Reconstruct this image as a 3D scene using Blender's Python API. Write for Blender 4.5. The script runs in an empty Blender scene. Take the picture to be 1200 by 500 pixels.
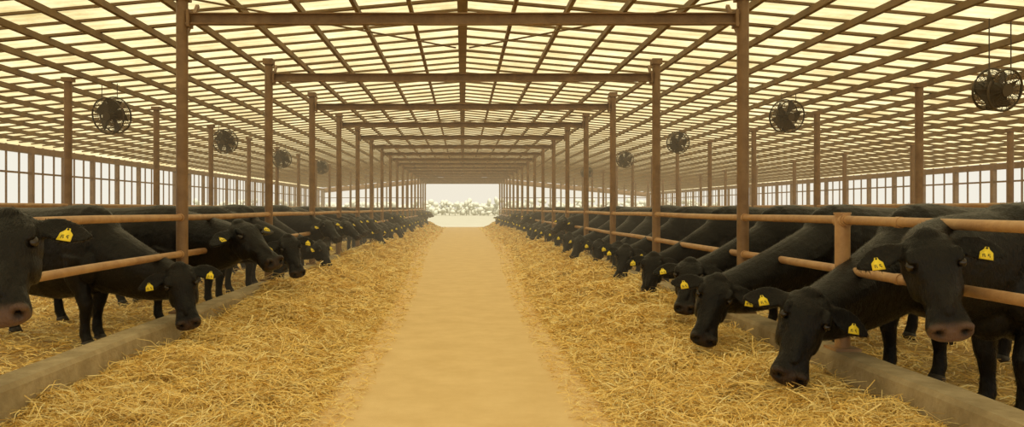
import bpy, bmesh, math, random
import numpy as np
from mathutils import Vector, Matrix, noise
random.seed(4); rng=np.random.default_rng(4)
S=bpy.context.scene
EYE=1.4; PEN=0.10; YEND=58.0; Y0=-3.0
RX=2.8
def ridge(x): return EYE+2.45-0.09*abs(x)
WL=-10.5; WR=14.0
pi=math.pi; rad=math.radians

# ---------------------------------------------------------------- materials
def mat(name, col, rough=0.7, metal=0.0, noise_s=0, col2=None, bump=0, bump_s=40, spec=0.5, detail=6):
    m=bpy.data.materials.new(name); m.use_nodes=True
    nt=m.node_tree; b=nt.nodes['Principled BSDF']
    b.inputs['Base Color'].default_value=(*col,1); b.inputs['Roughness'].default_value=rough
    b.inputs['Metallic'].default_value=metal
    b.inputs['Specular IOR Level'].default_value=spec
    tc=nt.nodes.new('ShaderNodeTexCoord')
    if noise_s:
        n=nt.nodes.new('ShaderNodeTexNoise'); n.inputs['Scale'].default_value=noise_s; n.inputs['Detail'].default_value=detail
        n.inputs['Roughness'].default_value=0.65
        nt.links.new(tc.outputs['Object'],n.inputs['Vector'])
        r=nt.nodes.new('ShaderNodeValToRGB'); r.color_ramp.elements[0].position=0.3; r.color_ramp.elements[1].position=0.7
        r.color_ramp.elements[0].color=(*col,1); r.color_ramp.elements[1].color=(*(col2 or col),1)
        nt.links.new(n.outputs['Fac'],r.inputs['Fac']); nt.links.new(r.outputs['Color'],b.inputs['Base Color'])
    if bump:
        n2=nt.nodes.new('ShaderNodeTexNoise'); n2.inputs['Scale'].default_value=bump_s; n2.inputs['Detail'].default_value=5
        nt.links.new(tc.outputs['Object'],n2.inputs['Vector'])
        bp=nt.nodes.new('ShaderNodeBump'); bp.inputs['Strength'].default_value=bump; bp.inputs['Distance'].default_value=0.02
        nt.links.new(n2.outputs['Fac'],bp.inputs['Height']); nt.links.new(bp.outputs['Normal'],b.inputs['Normal'])
    return m
M_post=mat('painted_steel_brown',(0.165,0.090,0.042),0.5,0,5,(0.28,0.17,0.085),0.15,60)
M_rail=mat('rusty_rail',(0.34,0.18,0.08),0.45,0,7,(0.54,0.33,0.16),0.15,60)
M_purlin=mat('purlin_paint',(0.14,0.088,0.038),0.7,0,3,(0.24,0.155,0.068))
M_conc=mat('curb_concrete',(0.26,0.20,0.11),0.9,0,4,(0.50,0.40,0.25),0.5,25)
M_floor=mat('aisle_concrete',(0.72,0.51,0.24),0.85,0,2.5,(0.83,0.62,0.33),0.2,110)
M_pen=mat('pen_bedding',(0.30,0.18,0.06),0.95,0,3,(0.66,0.46,0.17),0.9,18)
M_hay=mat('hay_mound',(0.68,0.43,0.11),0.95,0,14,(0.94,0.67,0.22),1.0,30)
M_wall=mat('side_wall_board',(0.40,0.29,0.14),0.9,0,1.5,(0.55,0.42,0.23))
M_dark=mat('fan_metal',(0.075,0.052,0.028),0.5)
M_ground=mat('outside_ground',(0.36,0.35,0.27),0.95,0,0.3,(0.43,0.42,0.33))
M_tree=mat('misty_foliage',(0.56,0.565,0.49),1.0,0,0.6,(0.64,0.645,0.56))  # distance haze painted into the foliage as a pale base colour
M_tag=mat('tag_yellow',(0.95,0.74,0.04),0.45)
M_ink=mat('tag_ink',(0.03,0.02,0.01),0.6)
M_eye=mat('cow_eye',(0.02,0.012,0.007),0.06)
M_hoof=mat('hoof',(0.03,0.022,0.015),0.5)

def straw_mat():
    m=bpy.data.materials.new('straw'); m.use_nodes=True; nt=m.node_tree; b=nt.nodes['Principled BSDF']
    a=nt.nodes.new('ShaderNodeAttribute'); a.attribute_name='rnd'
    r=nt.nodes.new('ShaderNodeValToRGB')
    e=r.color_ramp.elements; e[0].color=(0.62,0.38,0.08,1); e[1].color=(1.0,0.87,0.46,1)
    x=r.color_ramp.elements.new(0.5); x.color=(0.97,0.70,0.22,1)
    nt.links.new(a.outputs['Fac'],r.inputs['Fac']); nt.links.new(r.outputs['Color'],b.inputs['Base Color'])
    b.inputs['Roughness'].default_value=0.55
    return m
M_straw=straw_mat()

def cow_mat():
    m=bpy.data.materials.new('cow_coat'); m.use_nodes=True; nt=m.node_tree; b=nt.nodes['Principled BSDF']
    tc=nt.nodes.new('ShaderNodeTexCoord')
    n=nt.nodes.new('ShaderNodeTexNoise'); n.inputs['Scale'].default_value=5; n.inputs['Detail'].default_value=8
    nt.links.new(tc.outputs['Object'],n.inputs['Vector'])
    r=nt.nodes.new('ShaderNodeValToRGB'); r.color_ramp.elements[0].position=0.35; r.color_ramp.elements[1].position=0.8
    r.color_ramp.elements[0].color=(0.0030,0.0026,0.0024,1); r.color_ramp.elements[1].color=(0.013,0.009,0.006,1)
    nt.links.new(n.outputs['Fac'],r.inputs['Fac'])
    a=nt.nodes.new('ShaderNodeAttribute'); a.attribute_name='muz'
    mx=nt.nodes.new('ShaderNodeMix'); mx.data_type='RGBA'
    nt.links.new(a.outputs['Fac'],mx.inputs[0]); nt.links.new(r.outputs['Color'],mx.inputs[6]); mx.inputs[7].default_value=(0.16,0.095,0.07,1)
    a2=nt.nodes.new('ShaderNodeAttribute'); a2.attribute_name='drk'
    mx2=nt.nodes.new('ShaderNodeMix'); mx2.data_type='RGBA'
    nt.links.new(a2.outputs['Fac'],mx2.inputs[0]); nt.links.new(mx.outputs[2],mx2.inputs[6]); mx2.inputs[7].default_value=(0.003,0.002,0.002,1)
    nt.links.new(mx2.outputs[2],b.inputs['Base Color'])
    b.inputs['Roughness'].default_value=0.36; b.inputs['Specular IOR Level'].default_value=0.22
    n2=nt.nodes.new('ShaderNodeTexNoise'); n2.inputs['Scale'].default_value=130; n2.inputs['Detail'].default_value=4
    mp=nt.nodes.new('ShaderNodeMapping'); mp.inputs['Scale'].default_value=(1,1,0.22)
    n3=nt.nodes.new('ShaderNodeTexNoise'); n3.inputs['Scale'].default_value=14; n3.inputs['Detail'].default_value=3
    nt.links.new(tc.outputs['Object'],n3.inputs['Vector'])
    nt.links.new(tc.outputs['Object'],mp.inputs['Vector']); nt.links.new(mp.outputs['Vector'],n2.inputs['Vector'])
    b0=nt.nodes.new('ShaderNodeBump'); b0.inputs['Strength'].default_value=0.5; b0.inputs['Distance'].default_value=0.03
    nt.links.new(n3.outputs['Fac'],b0.inputs['Height'])
    bp=nt.nodes.new('ShaderNodeBump'); bp.inputs['Strength'].default_value=0.8; bp.inputs['Distance'].default_value=0.008
    nt.links.new(n2.outputs['Fac'],bp.inputs['Height']); nt.links.new(b0.outputs['Normal'],bp.inputs['Normal']); nt.links.new(bp.outputs['Normal'],b.inputs['Normal'])
    return m
M_cow=cow_mat()
def fur_mat():
    m=bpy.data.materials.new('cow_fur'); m.use_nodes=True; nt=m.node_tree; b=nt.nodes['Principled BSDF']
    tc=nt.nodes.new('ShaderNodeTexCoord'); n=nt.nodes.new('ShaderNodeTexNoise'); n.inputs['Scale'].default_value=6; n.inputs['Detail'].default_value=6
    nt.links.new(tc.outputs['Object'],n.inputs['Vector'])
    r=nt.nodes.new('ShaderNodeValToRGB'); r.color_ramp.elements[0].position=0.35; r.color_ramp.elements[1].position=0.75
    r.color_ramp.elements[0].color=(0.003,0.0026,0.0022,1); r.color_ramp.elements[1].color=(0.020,0.013,0.008,1)
    nt.links.new(n.outputs['Fac'],r.inputs['Fac']); nt.links.new(r.outputs['Color'],b.inputs['Base Color'])
    b.inputs['Roughness'].default_value=0.38; b.inputs['Specular IOR Level'].default_value=0.25
    return m
M_fur=fur_mat()

def roof_mat():
    m=bpy.data.materials.new('translucent_roof_sheet'); m.use_nodes=True; nt=m.node_tree
    for n in list(nt.nodes): nt.nodes.remove(n)
    out=nt.nodes.new('ShaderNodeOutputMaterial'); tr=nt.nodes.new('ShaderNodeBsdfTranslucent'); df=nt.nodes.new('ShaderNodeBsdfDiffuse')
    add=nt.nodes.new('ShaderNodeMixShader'); add.inputs[0].default_value=0.12
    tc=nt.nodes.new('ShaderNodeTexCoord')
    n=nt.nodes.new('ShaderNodeTexNoise'); n.inputs['Scale'].default_value=0.9; n.inputs['Detail'].default_value=8; n.inputs['Roughness'].default_value=0.75
    nt.links.new(tc.outputs['Object'],n.inputs['Vector'])
    r=nt.nodes.new('ShaderNodeValToRGB'); r.color_ramp.elements[0].position=0.32; r.color_ramp.elements[1].position=0.62
    r.color_ramp.elements[0].color=(0.49,0.40,0.21,1); r.color_ramp.elements[1].color=(0.78,0.71,0.48,1)
    nt.links.new(n.outputs['Fac'],r.inputs['Fac'])
    wv=nt.nodes.new('ShaderNodeTexWave'); wv.wave_type='BANDS'; wv.bands_direction='Y'; wv.inputs['Scale'].default_value=1.9; wv.inputs['Distortion'].default_value=0.3  # wave bands paint the shading of corrugations into the sheet colour
    nt.links.new(tc.outputs['Object'],wv.inputs['Vector'])
    mr=nt.nodes.new('ShaderNodeMapRange'); mr.inputs['To Min'].default_value=0.84; mr.inputs['To Max'].default_value=1.0
    nt.links.new(wv.outputs['Fac'],mr.inputs['Value'])
    ml=nt.nodes.new('ShaderNodeVectorMath'); ml.operation='SCALE'
    nt.links.new(r.outputs['Color'],ml.inputs[0]); nt.links.new(mr.outputs['Result'],ml.inputs['Scale'])
    nt.links.new(ml.outputs[0],tr.inputs['Color']); nt.links.new(ml.outputs[0],df.inputs['Color'])
    nt.links.new(tr.outputs[0],add.inputs[1]); nt.links.new(df.outputs[0],add.inputs[2]); nt.links.new(add.outputs[0],out.inputs[0])
    return m
M_roof=roof_mat()

# ---------------------------------------------------------------- mesh helpers
class MB:
    def __init__(s): s.v=[]; s.f=[]; s.m=[]
    def add(s,vs,fs,mi=0):
        o=len(s.v); s.v+= [tuple(v) for v in vs]; s.f+=[tuple(i+o for i in f) for f in fs]; s.m+=[mi]*len(fs)
    def box(s,c,sz,R=None,mi=0):
        vs=[]
        for dx in(-.5,.5):
            for dy in(-.5,.5):
                for dz in(-.5,.5):
                    p=Vector((dx*sz[0],dy*sz[1],dz*sz[2]))
                    if R: p=R@p
                    vs.append(p+Vector(c))
        s.add(vs,[(0,1,3,2),(4,6,7,5),(0,4,5,1),(2,3,7,6),(0,2,6,4),(1,5,7,3)],mi)
    def beam(s,a,b,w,h,mi=0,up=Vector((0,0,1))):
        a=Vector(a);b=Vector(b);d=(b-a);L=d.length;x=d.normalized();y=up.cross(x)
        if y.length<1e-4: y=Vector((0,1,0)).cross(x)
        y.normalize(); z=x.cross(y)
        R=Matrix((x,y,z)).transposed(); s.box((a+b)/2,(L,w,h),R,mi)
    def tube(s,pts,rad,n=14,mi=0,caps=True):
        pts=[Vector(p) for p in pts]
        if not isinstance(rad,(list,tuple)): rad=[rad]*len(pts)
        vs=[];fs=[]
        for i,p in enumerate(pts):
            t=(pts[min(i+1,len(pts)-1)]-pts[max(i-1,0)]).normalized()
            ref=Vector((0,0,1)) if abs(t.z)<0.9 else Vector((1,0,0))
            a=t.cross(ref).normalized(); b=a.cross(t).normalized()
            for k in range(n):
                an=2*math.pi*k/n; vs.append(p+(a*math.cos(an)+b*math.sin(an))*rad[i])
        for i in range(len(pts)-1):
            for k in range(n):
                fs.append((i*n+k,i*n+(k+1)%n,(i+1)*n+(k+1)%n,(i+1)*n+k))
        if caps:
            fs.append(tuple(range(n))[::-1]); fs.append(tuple((len(pts)-1)*n+k for k in range(n)))
        s.add(vs,fs,mi)
    def loft(s,secs,n=22,mi=0):
        vs=[];fs=[]
        for (c,sd,up,w,ht,hb,e) in secs:
            for k in range(n):
                an=2*math.pi*k/n; ca,sa=math.cos(an),math.sin(an)
                x=math.copysign(abs(ca)**(2/e),ca)*w; y=math.copysign(abs(sa)**(2/e),sa)*(ht if sa>0 else hb)
                vs.append(c+sd*x+up*y)
        N=len(secs)
        for i in range(N-1):
            for k in range(n):
                fs.append((i*n+k,i*n+(k+1)%n,(i+1)*n+(k+1)%n,(i+1)*n+k))
        fs.append(tuple(range(n))[::-1]); fs.append(tuple((N-1)*n+k for k in range(n)))
        s.add(vs,fs,mi)
    def ball(s,c,r,axes=None,mi=0,nu=14,nv=9):
        c=Vector(c)
        if not isinstance(r,(tuple,list)): r=(r,r,r)
        ax=axes or (Vector((1,0,0)),Vector((0,1,0)),Vector((0,0,1)))
        vs=[c+ax[2]*r[2]];fs=[]
        for j in range(1,nv):
            th=math.pi*j/nv
            for k in range(nu):
                ph=2*math.pi*k/nu
                vs.append(c+ax[0]*(r[0]*math.sin(th)*math.cos(ph))+ax[1]*(r[1]*math.sin(th)*math.sin(ph))+ax[2]*(r[2]*math.cos(th)))
        vs.append(c-ax[2]*r[2]); last=len(vs)-1
        for k in range(nu): fs.append((0,1+k,1+(k+1)%nu))
        for j in range(nv-2):
            for k in range(nu):
                fs.append((1+j*nu+k,1+(j+1)*nu+k,1+(j+1)*nu+(k+1)%nu,1+j*nu+(k+1)%nu))
        for k in range(nu): fs.append((last,1+(nv-2)*nu+(k+1)%nu,1+(nv-2)*nu+k))
        s.add(vs,fs,mi)
    def mesh(s,name,mats,smooth=False):
        me=bpy.data.meshes.new(name); me.from_pydata(s.v,[],s.f)
        for m in mats: me.materials.append(m)
        me.polygons.foreach_set('material_index',s.m)
        bm=bmesh.new(); bm.from_mesh(me); bmesh.ops.recalc_face_normals(bm,faces=bm.faces); bm.to_mesh(me); bm.free()
        if smooth: me.polygons.foreach_set('use_smooth',[True]*len(me.polygons))
        me.update(); return me
    def obj(s,name,mats,smooth=False,auto=False):
        me=s.mesh(name,mats,smooth); o=bpy.data.objects.new(name,me); S.collection.objects.link(o)
        if auto:
            me.polygons.foreach_set('use_smooth',[True]*len(me.polygons))
            me.set_sharp_from_angle(angle=math.radians(40))
        return o

# ---------------------------------------------------------------- ground / floors
b=MB(); b.box((0,(Y0+YEND)/2,-0.05),(5.5,YEND-Y0,0.1)); b.obj('floor',[M_floor])
b=MB(); b.box((0,100,-0.31),(1600,1600,0.2)); b.obj('outside_ground',[M_ground])
for sd,xo,nm in((-1,WL,'pen_floor'),(1,WR,'pen_floor')):
    b=MB(); x0=sd*2.72; b.box(((x0+xo)/2,(Y0+YEND)/2,PEN-0.15),(abs(xo-x0),YEND-Y0,0.3)); b.obj(nm,[M_pen])
for sd in(-1,1):
    b=MB(); ys=np.arange(Y0,YEND+.1,0.5)
    prof=[(2.66,-0.02),(2.675,0.33),(2.695,0.36),(2.885,0.36),(2.905,0.34),(2.91,0.0)]
    vs=[];fs=[];n=len(prof)
    for i,y in enumerate(ys):
        for (px,pz) in prof:
            j=noise.noise(Vector((px*3,y*1.3,pz*3+sd*9)))*0.008
            vs.append((sd*(px+j),y,pz+j*0.7))
    for i in range(len(ys)-1):
        for k in range(n-1): fs.append((i*n+k,i*n+k+1,(i+1)*n+k+1,(i+1)*n+k))
    fs.append(tuple(range(n))); fs.append(tuple((len(ys)-1)*n+k for k in range(n)))
    b.add(vs,fs); b.obj('feed_curb',[M_conc])

# ---------------------------------------------------------------- hay
def sm(a,b_,x):
    t=np.clip((x-a)/(b_-a),0,1); return t*t*(3-2*t)
def edge(y): return 1.12+0.7*sm(8,30,y)
def wob(x,y,s):
    return (np.sin(x*3.1*s+y*1.7*s)+np.sin(y*2.9*s-x*1.3*s+1.3)+np.sin(x*5.3*s-y*4.1*s+.5)*.6+np.sin(y*7.7*s+x*6.1*s)*.4)/3
def hz(ax,y,sd):
    e=edge(y)+0.16*wob(ax*0+sd,y,0.9)
    t=(ax-e)/(2.66-e); H=0.17+0.17*sm(6.5,11,y)
    tc=np.clip(t,0,1)
    h=H*(0.75*tc**0.8+0.42*np.sin(np.pi*tc**1.15)*tc)
    h=h*(1+0.45*wob(ax+sd*4,y,1.6))+0.030*wob(ax+sd,y,4.3)*np.clip(t*4,0,1)-0.015*(t<0.02)
    return h
for sd in(-1,1):
    ys=[Y0]
    while ys[-1]<YEND: ys.append(ys[-1]+max(0.05,abs(ys[-1])*0.008))
    ys=np.array(ys); xs=np.linspace(0.85,2.68,48)
    X,Y=np.meshgrid(xs,ys); Z=hz(X,Y,sd)
    nx=len(xs); vs=np.stack([X*sd,Y,Z],-1).reshape(-1,3)
    idx=np.arange(len(ys)*nx).reshape(len(ys),nx)
    fs=np.stack([idx[:-1,:-1],idx[:-1,1:],idx[1:,1:],idx[1:,:-1]],-1).reshape(-1,4)
    if sd<0: fs=fs[:,::-1]
    me=bpy.data.meshes.new('hay_mound'); me.from_pydata(vs.tolist(),[],fs.tolist()); me.materials.append(M_hay)
    me.polygons.foreach_set('use_smooth',[True]*len(me.polygons))
    hayo=bpy.data.objects.new('hay_windrow',me); S.collection.objects.link(hayo)
    def straws(name,n,xf,zf,lift,ymin=3.0,ymax=57,lmul=1.0,wmul=1.0,tilt=0.2):
        y=ymin*(ymax/ymin)**rng.random(n); x=xf(n,y)
        z=zf(x,y)
        L=rng.uniform(0.06,0.20,n)*(1+y*0.015)*lmul; W=(0.0010+0.00028*y)*rng.uniform(.6,1.3,n)*wmul
        a=rng.uniform(0,2*np.pi,n); d=np.stack([np.cos(a),np.sin(a)*0.9,rng.normal(0,tilt,n)],-1)
        side=np.stack([-np.sin(a),np.cos(a),rng.normal(0,.5,n)],-1)*W[:,None]
        bend=rng.normal(0,0.2,n)*L; bz=rng.uniform(-0.02,0.24,n)*L
        c=np.stack([x,y,z+lift*rng.random(n)**1.5],-1)
        p=np.zeros((n,8,3))
        for k,t in enumerate((-.5,-.17,.17,.5)):
            q=c+d*(t*L)[:,None]; q[:,2]+= bz*(1-4*t*t)
            q[:,0]+=-np.sin(a)*bend*(1-4*t*t); q[:,1]+=np.cos(a)*bend*(1-4*t*t)
            q[:,2]=np.maximum(q[:,2],0.004)
            p[:,2*k]=q-side; p[:,2*k+1]=q+side
        V=p.reshape(-1,3); base=(np.arange(n)*8)[:,None,None]
        F=(base+np.array([[0,1,3,2],[2,3,5,4],[4,5,7,6]])[None]).reshape(-1,4)
        me=bpy.data.meshes.new(name); me.vertices.add(len(V)); me.vertices.foreach_set('co',V.ravel())
        me.loops.add(F.size); me.loops.foreach_set('vertex_index',F.ravel().astype(np.int32))
        me.polygons.add(len(F)); me.polygons.foreach_set('loop_start',np.arange(0,F.size,4).astype(np.int32))
        me.update(calc_edges=True)
        at=me.attributes.new('rnd','FLOAT','POINT'); at.data.foreach_set('value',np.repeat(rng.random(n),8).astype(np.float32))
        me.materials.append(M_straw)
        o=bpy.data.objects.new(name,me); S.collection.objects.link(o)
        if sd<0: o.scale.x=-1
        o.parent=hayo; return o
    def xf(n,y):
        e=edge(y)-0.12; r=rng.random(n)**0.85; return e+(2.66-e)*r
    straws('hay_straws',170000,xf,lambda x,y:np.maximum(hz(x,y,sd),0),0.04)
    straws('hay_long_stems',22000,lambda n,y:edge(y)+.15+(2.60-edge(y)-.15)*rng.random(n),lambda x,y:np.maximum(hz(x,y,sd),0),0.07,ymax=25,lmul=1.6,tilt=.35)
    straws('loose_straw',9000,lambda n,y:edge(y)*(1-0.35*rng.random(n)**2.5),lambda x,y:x*0+0.004,0.006,lmul=.6,wmul=.8)
    straws('bedding_straw',20000,lambda n,y:rng.uniform(2.95,6.5,n),lambda x,y:x*0+PEN+0.004,0.02,ymax=30,wmul=1.3)

# ---------------------------------------------------------------- frames
frames=[7.67,11.1,14.3,17.4]
while frames[-1]+3.1<YEND+.5: frames.append(frames[-1]+3.1)
TB=EYE+1.89
for fy in frames:
    b=MB()
    for sd in(-1,1):
        x=sd*RX; top=ridge(x)-0.045
        b.tube([(x,fy,0.36),(x,fy,top)],0.058,16)
        b.box((x,fy,0.37),(0.2,0.2,0.02))
        b.box((x,fy,top-0.04),(0.14,0.16,0.08))
        b.beam((x,fy+0.05,TB-0.2),(x,fy+0.45,ridge(x)-0.06),0.035,0.035)
    b.box((0,fy,TB+0.05),(2*RX-.08,0.08,0.012)); b.box((0,fy,TB-0.05),(2*RX-.08,0.08,0.015)); b.box((0,fy+0.02,TB),(2*RX-.08,0.02,0.10))
    for sd in(-1,1): b.box((sd*(RX-.075),fy,TB),(0.03,0.13,0.17))
    b.obj('portal_frame',[M_post],auto=True)
    for x in(-5.7,6.6,10.2):
        p=MB(); t=ridge(x)-0.05
        p.tube([(x,fy,PEN),(x,fy,t)],0.055,12); p.box((x,fy,PEN+.02),(0.22,0.22,0.03)); p.box((x,fy,t-.03),(0.15,0.13,0.06))
        p.obj('support_post',[M_post],auto=True)
b=MB(); b.tube([(RX,5.66,0.36),(RX,5.66,1.36)],0.053,18); b.box((RX,5.66,0.37),(0.19,0.19,0.02))
b.tube([(RX,5.60,1.31),(RX,5.72,1.31)],0.05,16); b.tube([(RX,5.66,1.355),(RX,5.66,1.37)],0.06,18)
b.obj('rail_post',[M_rail],auto=True)
for sd in(-1,1):
    b=MB()
    for z in(0.945,1.31):
        b.tube([(sd*RX,y,z+0.006*math.sin(y*1.1+z)) for y in np.arange(-2,YEND,1.3)],0.032,14)
        for fy in frames+([5.66] if sd>0 else []): b.tube([(sd*RX,fy-.08,z),(sd*RX,fy+.08,z)],0.04,14)
        b.tube([(sd*RX,4.9,z),(sd*RX,4.95,z)],0.037,14)
    b.obj('feed_rail',[M_rail],auto=True)
for x in(-5.7,6.6,10.2):
    b=MB()
    for z in(1.0,1.44): b.tube([(x,y,z) for y in(0,YEND)],0.03,10)
    b.obj('pen_rail',[M_rail],auto=True)

# ---------------------------------------------------------------- roof
b=MB()
vs=[(WL-.6,Y0,ridge(WL-.6)),(0,Y0,ridge(0)),(WR+.6,Y0,ridge(WR+.6)),(WL-.6,YEND,ridge(WL-.6)),(0,YEND,ridge(0)),(WR+.6,YEND,ridge(WR+.6))]
b.add([(v[0],v[1],v[2]+0.10) for v in vs],[(0,1,4,3),(1,2,5,4)]); b.obj('ceiling',[M_roof])
b=MB()
k=1
while True:
    x=0.62*k; done=True
    for xx in (x,-x):
        if WL<=xx<=WR:
            done=False; th=math.atan(0.09)*(1 if xx>0 else -1)
            R=Matrix.Rotation(th,3,'Y'); b.box((xx,(Y0+YEND)/2,ridge(xx)-0.0),(0.045,YEND-Y0,0.075),R)
    if done: break
    k+=1
b.box((0,(Y0+YEND)/2,ridge(0)-0.02),(0.12,YEND-Y0,0.17))
b.obj('roof_purlins',[M_purlin])
b=MB(); y=Y0+.2; i=0
while y<YEND:
    for xo in(WL,WR): b.beam((0,y,ridge(0)+0.06),(xo,y,ridge(xo)+0.06),0.032 if i%6 else .065,0.03)
    y+=0.5; i+=1
b.obj('roof_battens',[M_purlin])
b=MB()
for i,fy in enumerate(frames[:-1]):
    for sx in(-1,1):
        if i%3==0: b.tube([(sx*RX,fy,ridge(RX)-.09),(sx*0.1,frames[i+1],ridge(0)-.13)],0.012,6)
b.obj('wind_bracing',[M_purlin])

# ---------------------------------------------------------------- side walls
for wx,nm in((WL,'wall_left'),(WR,'wall_right')):
    b=MB(); L=YEND-Y0; yc=(Y0+YEND)/2; t=ridge(wx)
    b.box((wx,yc,0.67),(0.12,L,1.4),mi=1); b.box((wx,yc,1.40),(0.16,L,0.06)); b.box((wx,yc,t-.1),(0.12,L,0.16)); b.box((wx,yc,(1.4+t)/2+.1),(0.05,L,0.045))
    y=Y0
    while y<YEND:
        b.box((wx,y,(1.4+t)/2),(0.11,0.11,t-1.4)); 
        for q in(1,2): b.box((wx,y+q*1.55/3,(1.4+t)/2),(0.035,0.035,t-1.4))
        y+=1.55
    b.obj(nm,[M_post,M_wall])
b=MB()
for x0,x1 in((WL,-3.0),(3.0,WR)):
    b.box(((x0+x1)/2,YEND+.2,0.7),(abs(x1-x0),0.12,1.5),mi=1)
    n=int(abs(x1-x0)/1.2)
    for i in range(n+1):
        x=x0+(x1-x0)*i/n; b.box((x,YEND+.2,(1.4+ridge(x))/2),(0.1,0.1,ridge(x)-1.4))
    b.box(((x0+x1)/2,YEND+.2,2.2),(abs(x1-x0),0.06,0.05))
for x0,x1 in((WL,0),(0,WR)):
    b.beam((x0,YEND+.2,ridge(x0)-.15),(x1,YEND+.2,ridge(x1)-.15),0.1,0.35)
b.obj('wall_back',[M_post,M_wall])

# ---------------------------------------------------------------- distant trees
b=MB()
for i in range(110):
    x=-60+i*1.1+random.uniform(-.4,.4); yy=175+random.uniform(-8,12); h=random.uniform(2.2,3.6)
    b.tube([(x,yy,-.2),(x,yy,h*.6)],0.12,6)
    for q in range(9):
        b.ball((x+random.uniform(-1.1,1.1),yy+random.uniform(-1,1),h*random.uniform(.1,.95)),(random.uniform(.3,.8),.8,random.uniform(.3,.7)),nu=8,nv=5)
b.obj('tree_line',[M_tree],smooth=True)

# ---------------------------------------------------------------- fans
def fan(x,y,z,ang,D=0.56):
    b=MB(); R=D/2
    F=Matrix.Rotation(ang,3,'Z')@Matrix.Rotation(math.radians(12),3,'X')
    def P(u,v,w): return Vector((x,y,z))+F@Vector((u,w,v))
    def ring(r,w,rr,n=32):
        pts=[P(r*math.cos(2*math.pi*i/n),r*math.sin(2*math.pi*i/n),w) for i in range(n+1)]; b.tube(pts,rr,6,caps=False)
    for w in(-.09,.09): ring(R,w,0.012)
    for w in(-.105,.105):
        for j in range(1,10): ring(R*j/10,w,0.0032,24)
    for k in range(20):
        a=2*math.pi*k/20; c,s_=math.cos(a),math.sin(a)
        b.tube([P(c*.05,s_*.05,-.105),P(c*R,s_*R,-.09),P(c*R,s_*R,.09),P(c*.05,s_*.05,.105)],0.004,5)
    b.tube([P(0,0,-.12),P(0,0,.2)],[.065,.08],14)
    for k in range(5):
        a=2*math.pi*k/5
        c,s_=math.cos(a),math.sin(a); r0,r1=.05,R*.9
        p=[P(c*r0-s_*.04,s_*r0+c*.04,-.02),P(c*r0+s_*.04,s_*r0-c*.04,.03),P(c*r1+s_*.11,s_*r1-c*.11,.05),P(c*r1-s_*.11,s_*r1+c*.11,-.05)]
        q=[v+F@Vector((0,.008,0)) for v in p]
        b.add(p+q,[(0,1,2,3),(7,6,5,4),(0,4,5,1),(1,5,6,2),(2,6,7,3),(3,7,4,0)])
    top=ridge(x)-.02
    for sx in(-.14,.14):
        q=P(sx,math.sqrt(R*R-.14**2),0); b.tube([q,(q.x,q.y,top)],0.006,6)
    b.obj('barn_fan',[M_dark],auto=True)
for px,d,dz,D in((-5.48,12.0,1.45,.56),(-5.5,17.8,1.55,.54),(-5.5,23.4,1.5,.54),(-5.5,30,1.6,.5),(5.5,7.9,1.22,.42),(5.49,13.0,1.56,.54),(5.5,19.6,1.68,.54),(5.5,26,1.65,.54),(5.5,34,1.6,.5)):
    fan(px,d,EYE+dz,-0.25 if px<0 else 0.25,D)

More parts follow.
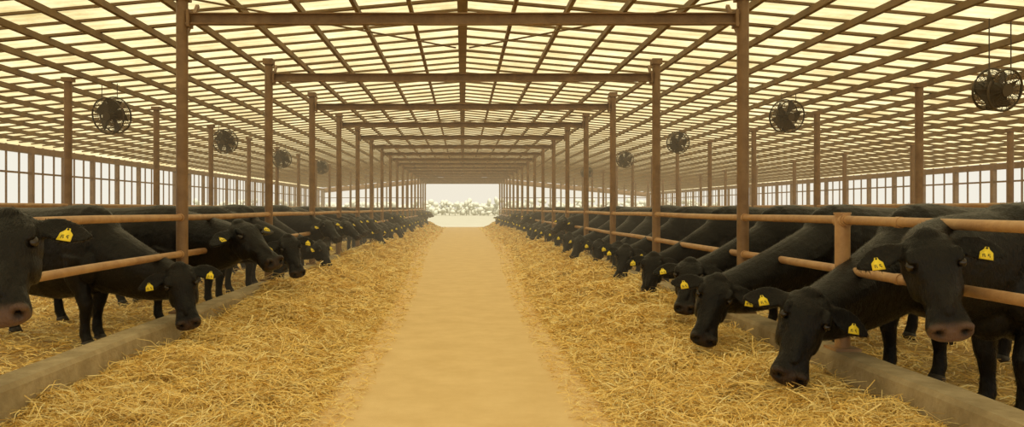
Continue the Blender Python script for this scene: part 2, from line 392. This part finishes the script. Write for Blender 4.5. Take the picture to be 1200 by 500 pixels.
# ---------------------------------------------------------------- cows
VX=Vector((1,0,0));VY=Vector((0,1,0));VZ=Vector((0,0,1))
def cow_mesh(name,poll,muz,up,pink=0.3,vox=0.011,legs=(0,0,0,0),droop=0.18,tags=(1,1),belly=1.0,low=False,WK=1.25):
    poll=Vector(poll);muz=Vector(muz);up=Vector(up)
    b=MB()
    tr=[(-1.56,1.12,.07,.10),(-1.52,1.10,.15,.19),(-1.42,1.06,.235,.28),(-1.22,1.01,.29,.345),(-.98,.955,.305,.39),(-.68,.90,.345,.445),(-.38,.895,.35,.46),(-.12,.925,.31,.455),(.08,.95,.265,.42),(.22,.955,.21,.36),(.33,.95,.15,.26),(.38,.95,.08,.15)]
    if low: tr[-3:]=[(.22,.93,.21,.34),(.33,.90,.15,.24),(.38,.88,.08,.14)]
    secs=[]
    for (x,z,w,h) in tr:
        secs.append((Vector((x,0,z)),VY,VZ,w,h,h*(belly if -1<x<0 else 1),2.35))
    b.loft(secs,28)
    for s_ in(-1,1):
        b.ball((-1.12,s_*.21,1.18),(.14,.09,.13)); b.ball((-1.45,s_*.10,1.20),(.10,.07,.09))
        b.ball((.02,s_*.20,.93),(.20,.10,.34)); b.ball((.14,s_*.16,.80),(.15,.11,.18))
        b.ball((-1.22,s_*.19,.90),(.22,.12,.33))
    b.ball((-.04,0,1.26),(.32,.11,.11))
    b.ball((.22,0,.68),(.17,.13,.17))
    for i,s_ in enumerate((-1,1)):
        o=legs[i]
        b.tube([(.06,s_*.17,.88),(0+o*.3,s_*.18,.66),(.015+o*.6,s_*.165,.54),(.02+o,s_*.16,.40),(.01+o,s_*.155,.35),(.0+o,s_*.155,.24),(.0+o,s_*.155,.13),(.03+o,s_*.155,.07)],[.15,.115,.082,.066,.057,.045,.052,.048],14)
        b.tube([(.025+o,s_*.155,.085),(.05+o,s_*.155,0.0)],[.05,.068],14)
        o=legs[2+i]
        b.tube([(-1.24,s_*.17,.98),(-1.15,s_*.20,.74),(-1.20+o*.3,s_*.195,.60),(-1.33+o*.7,s_*.18,.49),(-1.36+o,s_*.175,.43),(-1.33+o,s_*.175,.27),(-1.31+o,s_*.175,.13),(-1.28+o,s_*.175,.07)],[.21,.165,.112,.066,.064,.047,.053,.05],14)
        b.tube([(-1.285+o,s_*.175,.085),(-1.26+o,s_*.175,0.0)],[.052,.068],14)
    b.tube([(-1.50,0,1.27),(-1.585,0,1.22),(-1.61,0,1.05),(-1.60,0,.75),(-1.61,.02,.55),(-1.60,.02,.38)],[.04,.03,.022,.018,.035,.01],10)
    h=(muz-poll); k=h.length/.53; h.normalize(); u=(up-h*up.dot(h)).normalized(); s=u.cross(h)
    H=lambda t,ss,uu: poll+h*(t*k)+s*(ss*k*WK)+u*(uu*k)
    hs=[(-.035,.045,-.01,-.06),(-.01,.080,.025,-.10),(.04,.098,.052,-.15),(.09,.106,.066,-.175),(.14,.106,.066,-.19),(.20,.092,.054,-.185),(.26,.076,.042,-.165),(.32,.066,.032,-.14),(.37,.064,.026,-.125),(.42,.074,.022,-.116),(.465,.083,.012,-.108),(.50,.078,-.006,-.095),(.522,.058,-.022,-.078),(.533,.03,-.035,-.065)]
    secs=[]
    for (t,w,tp,bt) in hs:
        c=(tp+bt)/2; hh=(tp-bt)/2
        secs.append((H(t,0,c),s,u,w*k*WK,hh*k,hh*k,2.5))
    b.loft(secs,28)
    ax=(h,s,u)
    b.ball(H(-.005,0,.008),(.05*k,.065*k,.042*k),ax)
    for q in(-1,1):
        b.ball(H(.118,q*.086,.044),(.046*k,.022*k,.018*k),ax)
        b.ball(H(.200,q*.074,-.085),(.11*k,.030*k,.085*k),ax)
        b.ball(H(.270,q*.058,-.02),(.09*k,.018*k,.016*k),ax)
        b.ball(H(.478,q*.048,-.004),(.032*k,.036*k,.028*k),ax)
    b.ball(H(.300,0,.030),(.13*k,.036*k,.016*k),ax)
    b.ball(H(.450,0,-.108),(.05*k,.06*k,.028*k),ax)
    earp=[]
    for q in(-1,1):
        d=(s*q+h*droop-u*.10).normalized(); wd=(h-d*h.dot(d)).normalized(); nn=d.cross(wd)
        if nn.dot(u)<0: nn=-nn
        r=H(.035,q*.080,-.025); n=16
        vs=[];fs=[]; E=((0,.034,.034),(.03,.040,.030),(.07,.058,.025),(.12,.068,.022),(.17,.060,.019),(.215,.038,.016),(.25,.014,.011))
        for t,w,th in E:
            c=r+d*t*k+wd*(.10*t)-nn*(.35*t*t*k)
            for j in range(n):
                an=2*math.pi*j/n; xx=math.cos(an); yy=math.sin(an)
                cup=.40*w*min(1,t/.06)*xx*xx
                vs.append(c+wd*(xx*w*k)+nn*((yy*th+cup-.35*w)*k))
        N=len(E)
        for i in range(N-1):
            for j in range(n): fs.append((i*n+j,i*n+(j+1)%n,(i+1)*n+(j+1)%n,(i+1)*n+j))
        fs.append(tuple(range(n))[::-1]); fs.append(tuple((N-1)*n+j for j in range(n)))
        b.add(vs,fs); earp.append((r+d*.155*k+wd*.02,d,q))
    P0=Vector((-.04,0,1.00)); P3=H(.075,0,-.090); dist=(P3-P0).length
    if low:
        hd=(P0-P3); hd.z=0; hd.normalize()
        P0=Vector((-.06,0,.98)); P1=P0+Vector((.34,0,-.10)); P2=P3+hd*.30+(-u)*.06
    else:
        back=(-u*.75-h*.45).normalized()
        P1=P0+Vector((.36,0,.0))*min(1,dist/1.0); P2=P3+back*.26*min(1,dist/.9)
    N=14; secs=[]
    for i in range(N+1):
        t=i/N; p=P0*(1-t)**3+P1*3*t*(1-t)**2+P2*3*t*t*(1-t)+P3*t**3
        tg=((P1-P0)*(1-t)**2+(P2-P1)*2*t*(1-t)+(P3-P2)*t*t).normalized()
        uz=VZ*(1-t*.6)+(u*.5-h*.5)*(t*.6); uz=(uz-tg*uz.dot(tg)).normalized(); sd=tg.cross(uz)
        sp=math.sin(math.pi*t)
        w=.235*(1-t)+.108*t*k+.02*sp; hh=(.37*(1-t)+.135*k*t)+(.0 if low else .035)*sp
        secs.append((p,sd,uz,w,hh*.92,hh*1.08+.03*sp,2.2))
    b.loft(secs,24)
    me=b.mesh(name+'_raw',[]); o=bpy.data.objects.new('tmp',me); S.collection.objects.link(o)
    m=o.modifiers.new('r','REMESH'); m.mode='VOXEL'; m.voxel_size=vox; m.use_smooth_shade=True
    m2=o.modifiers.new('s','SMOOTH'); m2.factor=.5; m2.iterations=4 if vox<.012 else 3
    dg=bpy.context.evaluated_depsgraph_get(); me2=bpy.data.meshes.new_from_object(o.evaluated_get(dg))
    bpy.data.objects.remove(o); 
    n=len(me2.vertices); co=np.empty(n*3); me2.vertices.foreach_get('co',co); co=co.reshape(-1,3)
    no=np.empty(n*3); me2.vertices.foreach_get('normal',no); no=no.reshape(-1,3)
    rel=(co-np.array(poll))/k; T=rel@np.array(h); SS=rel@np.array(s)/WK; U=rel@np.array(u)
    inh=(T>.1)&(T<.6)&(abs(SS)<.16)&(U<.12)&(U>-.22)
    g=lambda x,w:np.exp(-(x/w)**2)
    mouth=g(U+.078-.02*sm(.44,.36,T),.010)*sm(.34,.39,T)*inh
    nos=sum(g(T-.503,.020)*g(SS-q*.046,.016)*g(U+.008,.022) for q in(-1,1))*inh
    rim=sum(g(np.sqrt(((T-.495)/.9)**2+(SS-q*.046)**2+(U+.008)**2)-.034,.010) for q in(-1,1))*inh*(T>.46)
    sock=sum(g(T-.158,.026)*g(SS-q*.10,.04)*g(U-.020,.018) for q in(-1,1))*inh
    lid=sum(g(np.sqrt((T-.158)**2+((U-.020)*1.3)**2)-.036,.009)*g(SS-q*.10,.04) for q in(-1,1))*inh
    co-=no*((mouth*.010+nos*.024-rim*.004+sock*.008-lid*.006)*k)[:,None]
    X,Yc,Z=co[:,0],co[:,1],co[:,2]
    side=np.clip(abs(no[:,1]),0,1)
    ribs=np.sin(X*42)*g(X+.45,.28)*g(Z-.98,.16)*side*.0025
    flank=g(X+.93,.10)*g(Z-1.10,.12)*side*.030
    shb=g(X+.22,.05)*g(Z-1.0,.22)*side*.014
    co+=no*(ribs-flank-shb)[:,None]
    me2.vertices.foreach_set('co',co.ravel())
    muzw=sm(.45,.50,T+U*.25)*(U>-.3)*inh
    a=me2.attributes.new('muz','FLOAT','POINT'); a.data.foreach_set('value',(muzw*pink).astype(np.float32))
    a=me2.attributes.new('drk','FLOAT','POINT'); a.data.foreach_set('value',np.clip(mouth*.9+nos*1.8,0,1).astype(np.float32))
    me2.materials.clear(); me2.materials.append(M_cow)
    me2.polygons.foreach_set('use_smooth',[True]*len(me2.polygons))
    # short coat hairs, combed back along the body and down the face
    fur=None
    if vox<.012:
        eyed=np.minimum.reduce([np.sqrt((T-.158)**2+(SS-q*.09)**2+(U-.022)**2) for q in(-1,1)])
        ok=np.where((muzw<.02)&(eyed>.036)&(Z>.10))[0]
        nh=55000; pick=ok[rng.integers(0,len(ok),nh)]
        bp_=co[pick]+rng.normal(0,.004,(nh,3)); nn_=no[pick]
        onhead=((T[pick]>-.03)&(T[pick]<.6)&(abs(SS[pick])<.13)&(U[pick]<.12)&(U[pick]>-.24))[:,None]
        comb=np.where(onhead,np.array(h)[None],np.array([-.75,0,-.65])[None])+rng.normal(0,.16,(nh,3))
        comb-=nn_*(comb*nn_).sum(1)[:,None]; comb/=np.linalg.norm(comb,axis=1)[:,None]+1e-6
        dr=comb+nn_*rng.uniform(.10,.34,nh)[:,None]
        sdv=np.cross(nn_,comb)*rng.uniform(.0010,.0022,nh)[:,None]
        ln=np.where(onhead[:,0],rng.uniform(.010,.020,nh),rng.uniform(.018,.034,nh))
        topk=((T[pick]<.06)&onhead[:,0]&(abs(SS[pick])<.06)&(U[pick]>0)); ln=np.where(topk,ln*2.0,ln)
        bp_=bp_-nn_*.002
        Vh=np.stack([bp_-sdv,bp_+sdv,bp_+dr*ln[:,None]],1).reshape(-1,3)
        fur=bpy.data.meshes.new('fur'); fur.vertices.add(len(Vh)); fur.vertices.foreach_set('co',Vh.ravel())
        fur.loops.add(len(Vh)); fur.loops.foreach_set('vertex_index',np.arange(len(Vh),dtype=np.int32))
        fur.polygons.add(nh); fur.polygons.foreach_set('loop_start',(np.arange(nh)*3).astype(np.int32))
        fur.update(calc_edges=True)
        for _ in range(6): fur.materials.append(M_fur)
        fur.polygons.foreach_set('material_index',[5]*nh)
    x=MB()
    for q in(-1,1): x.ball(H(.158,q*.091,.022),(.026*k,.022*k,.020*k),ax,mi=1,nu=16,nv=10)
    for (p,d,q) in earp:
        if not tags[0 if q<0 else 1]: continue
        nrm=(u*1.0+VZ*.1).normalized(); dn=-VZ+d*(-.15); dn=(dn-nrm*dn.dot(nrm)).normalized(); wd=nrm.cross(dn)
        c=p+nrm*.022*k
        out=[(-.009,0),(.009,0),(.013,.014),(.031,.034),(.034,.078),(-.034,.078),(-.031,.034),(-.013,.014)]
        fr=[c+wd*a_+dn*b_+nrm*.003 for a_,b_ in out]; bk=[c+wd*a_+dn*b_-nrm*.002 for a_,b_ in out]
        n8=len(out); fs=[tuple(range(n8)),tuple(range(n8,2*n8))[::-1]]+[(i,(i+1)%n8,n8+(i+1)%n8,n8+i) for i in range(n8)]
        x.add(fr+bk,fs,2)
        x.ball(c+dn*.008+nrm*.004,.006,mi=3,nu=8,nv=5)
        R=Matrix((wd,dn,nrm)).transposed()
        for (cx,cy,wx,wy) in((-.017,.056,.003,.020),(-.010,.047,.008,.003),(-.010,.056,.008,.003),(-.006,.061,.003,.010),(.013,.056,.010,.003),(.009,.051,.003,.010),(.017,.061,.003,.009),(.013,.046,.010,.003)):
            x.box(c+wd*cx+dn*cy+nrm*.0042,(wx,wy,.002),R,mi=3)
    for i,s_ in enumerate((-1,1)):
        x.tube([(.028+legs[i],s_*.155,.06),(.052+legs[i],s_*.155,-.002)],[.058,.072],14,mi=4)
        x.tube([(-1.28+legs[2+i],s_*.175,.06),(-1.258+legs[2+i],s_*.175,-.002)],[.058,.072],14,mi=4)
    xm=x.mesh('x',[M_cow,M_eye,M_tag,M_ink,M_hoof],True)
    me3=bpy.data.meshes.new(name)
    for mm in(M_cow,M_eye,M_tag,M_ink,M_hoof,M_fur): me3.materials.append(mm)
    bm=bmesh.new(); bm.from_mesh(me2); bm.from_mesh(xm)
    if fur: bm.from_mesh(fur)
    bm.to_mesh(me3); bm.free()
    bpy.data.meshes.remove(me2)
    if fur: bpy.data.meshes.remove(fur)
    return me3
def place(me,wx,wy,ang,mirror=False,sc=1.0):
    o=bpy.data.objects.new('cow',me); S.collection.objects.link(o)
    o.location=(wx,wy,PEN); o.rotation_euler=(0,0,ang); o.scale=(sc,-sc if mirror else sc,sc); return o
SC=0.97
def hero(wx,wy,ang,poll,muz,up,**kw):
    M=Matrix.Translation((wx,wy,PEN))@Matrix.Rotation(ang,4,'Z')@Matrix.Scale(SC,4); I=M.inverted()
    me=cow_mesh('cow_mesh',I@Vector(poll),I@Vector(muz),I.to_3x3()@Vector(up),**kw)
    return place(me,wx,wy,ang,sc=SC)
# right side (facing -x, turned toward camera)
hero(3.40,4.75,pi+rad(22),(2.57,4.25,1.24),(2.55,3.98,.73),(-.35,-1,.15),pink=.9,legs=(.0,.12,-.1,.1))
hero(3.46,5.85,pi+rad(22),(2.38,5.25,.80),(2.13,5.02,.26),(-.35,-1,.05),pink=.25,legs=(.1,-.05,0,.1),low=True)
hero(3.44,7.10,pi+rad(20),(2.20,6.60,.79),(2.00,6.40,.27),(-.3,-1,.1),pink=.15,legs=(-.05,.1,.1,0),low=True)
hero(3.44,8.25,pi+rad(16),(2.36,7.95,.84),(2.20,7.62,.38),(-.4,-1,.2),pink=.15,low=True)
hero(3.44,9.9,pi+rad(14),(2.43,9.75,.80),(2.28,9.55,.30),(-.5,-.9,.1),pink=.15,legs=(.1,0,0,.1),low=True)
hero(3.44,11.7,pi+rad(14),(2.45,11.5,.82),(2.30,11.3,.34),(-.5,-.9,.1),pink=.15,legs=(.1,0,0,.1),low=True)
# left side
hero(-3.05,3.95,-rad(18),(-2.20,3.72,1.35),(-2.05,3.42,.90),(.30,-1,.25),pink=.8)
hero(-3.56,7.35,-rad(22),(-2.58,6.98,.86),(-2.42,6.80,.34),(.36,-1,.05),pink=.35,legs=(.1,-.08,.1,0),low=True)
hero(-3.34,8.75,-rad(10),(-2.42,8.3,1.22),(-1.93,8.05,.82),(.5,-.45,.7),pink=.2,legs=(-.05,.1,0,.1))
hero(-3.34,10.3,-rad(10),(-2.28,10.0,1.02),(-2.08,9.8,.54),(.5,-.9,.2),pink=.2)
# generic variants (local; +y = toward camera for right hand cows)
V=[cow_mesh('cow_mesh',(1.04,.26,.72),(1.18,.44,.24),(.45,.9,.1),pink=.15,vox=.014,low=True),
   cow_mesh('cow_mesh',(1.10,.05,.74),(1.34,.16,.28),(.8,.4,.45),pink=.15,vox=.014,legs=(.1,-.05,.1,0),low=True),
   cow_mesh('cow_mesh',(1.04,.15,1.08),(1.44,.28,.74),(.55,.3,.7),pink=.15,vox=.014,legs=(0,.12,0,-.05)),
   cow_mesh('cow_mesh',(.98,.36,.72),(1.02,.54,.24),(.1,1,.2),pink=.15,vox=.014,legs=(.05,-.1,.1,0),low=True)]
rightd=[13.4,14.8,16.3,17.8,19.4,21.0,22.6,24.2]
leftd=[11.8,13.1,14.5,16.0,17.6,19.2,20.8,22.3]
for L in(rightd,leftd):
    while L[-1]<55: L.append(L[-1]+random.uniform(1.2,1.7))
random.seed(11)
for i,d in enumerate(rightd):
    place(V[random.choice((0,1,3,0,1,2))],3.44+random.uniform(-.03,.06),d,pi+rad(random.uniform(2,22)),sc=SC*random.uniform(.97,1.03))
for i,d in enumerate(leftd):
    place(V[random.choice((0,1,2,1,2,3))],-3.44-random.uniform(-.03,.06),d,-rad(random.uniform(2,22)),mirror=True,sc=SC*random.uniform(.97,1.03))

# ---------------------------------------------------------------- haze imitated by a self-glowing volume box deep in the barn
mh=bpy.data.materials.new('glow_haze'); mh.use_nodes=True; nt=mh.node_tree
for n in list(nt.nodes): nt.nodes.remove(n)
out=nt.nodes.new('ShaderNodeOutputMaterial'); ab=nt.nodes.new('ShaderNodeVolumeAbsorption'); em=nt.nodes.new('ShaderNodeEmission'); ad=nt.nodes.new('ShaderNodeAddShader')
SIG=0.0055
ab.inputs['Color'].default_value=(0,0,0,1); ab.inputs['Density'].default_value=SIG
em.inputs['Color'].default_value=(0.80,0.62,0.34,1); em.inputs['Strength'].default_value=SIG  # volume emits its own warm glow in place of scattered light
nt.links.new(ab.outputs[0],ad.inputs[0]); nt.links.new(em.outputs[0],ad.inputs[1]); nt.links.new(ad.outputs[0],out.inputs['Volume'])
b=MB(); b.box(((WL+WR)/2,(9+YEND)/2,1.95),(WR-WL+3,YEND-9,3.88)); b.obj('glow_haze',[mh])

# ---------------------------------------------------------------- light
w=bpy.data.worlds.new('World'); S.world=w; w.use_nodes=True
bg=w.node_tree.nodes['Background']; bg.inputs[0].default_value=(1.0,0.965,0.85,1); bg.inputs[1].default_value=0.92
sl=bpy.data.lights.new('sun','SUN'); sl.energy=4.8; sl.angle=rad(25); sl.color=(1,.92,.72)
so=bpy.data.objects.new('sun',sl); S.collection.objects.link(so); so.rotation_euler=(rad(25),rad(12),0)

# ---------------------------------------------------------------- camera
cd=bpy.data.cameras.new('camera'); co_=bpy.data.objects.new('camera',cd); S.collection.objects.link(co_)
cd.sensor_width=36; cd.lens=27; cd.shift_x=58/1200; cd.shift_y=-6/1200; cd.clip_end=2000; cd.clip_start=.05
co_.location=(0,0,EYE); co_.rotation_euler=(rad(90),0,0); S.camera=co_
S.view_settings.view_transform='Standard'
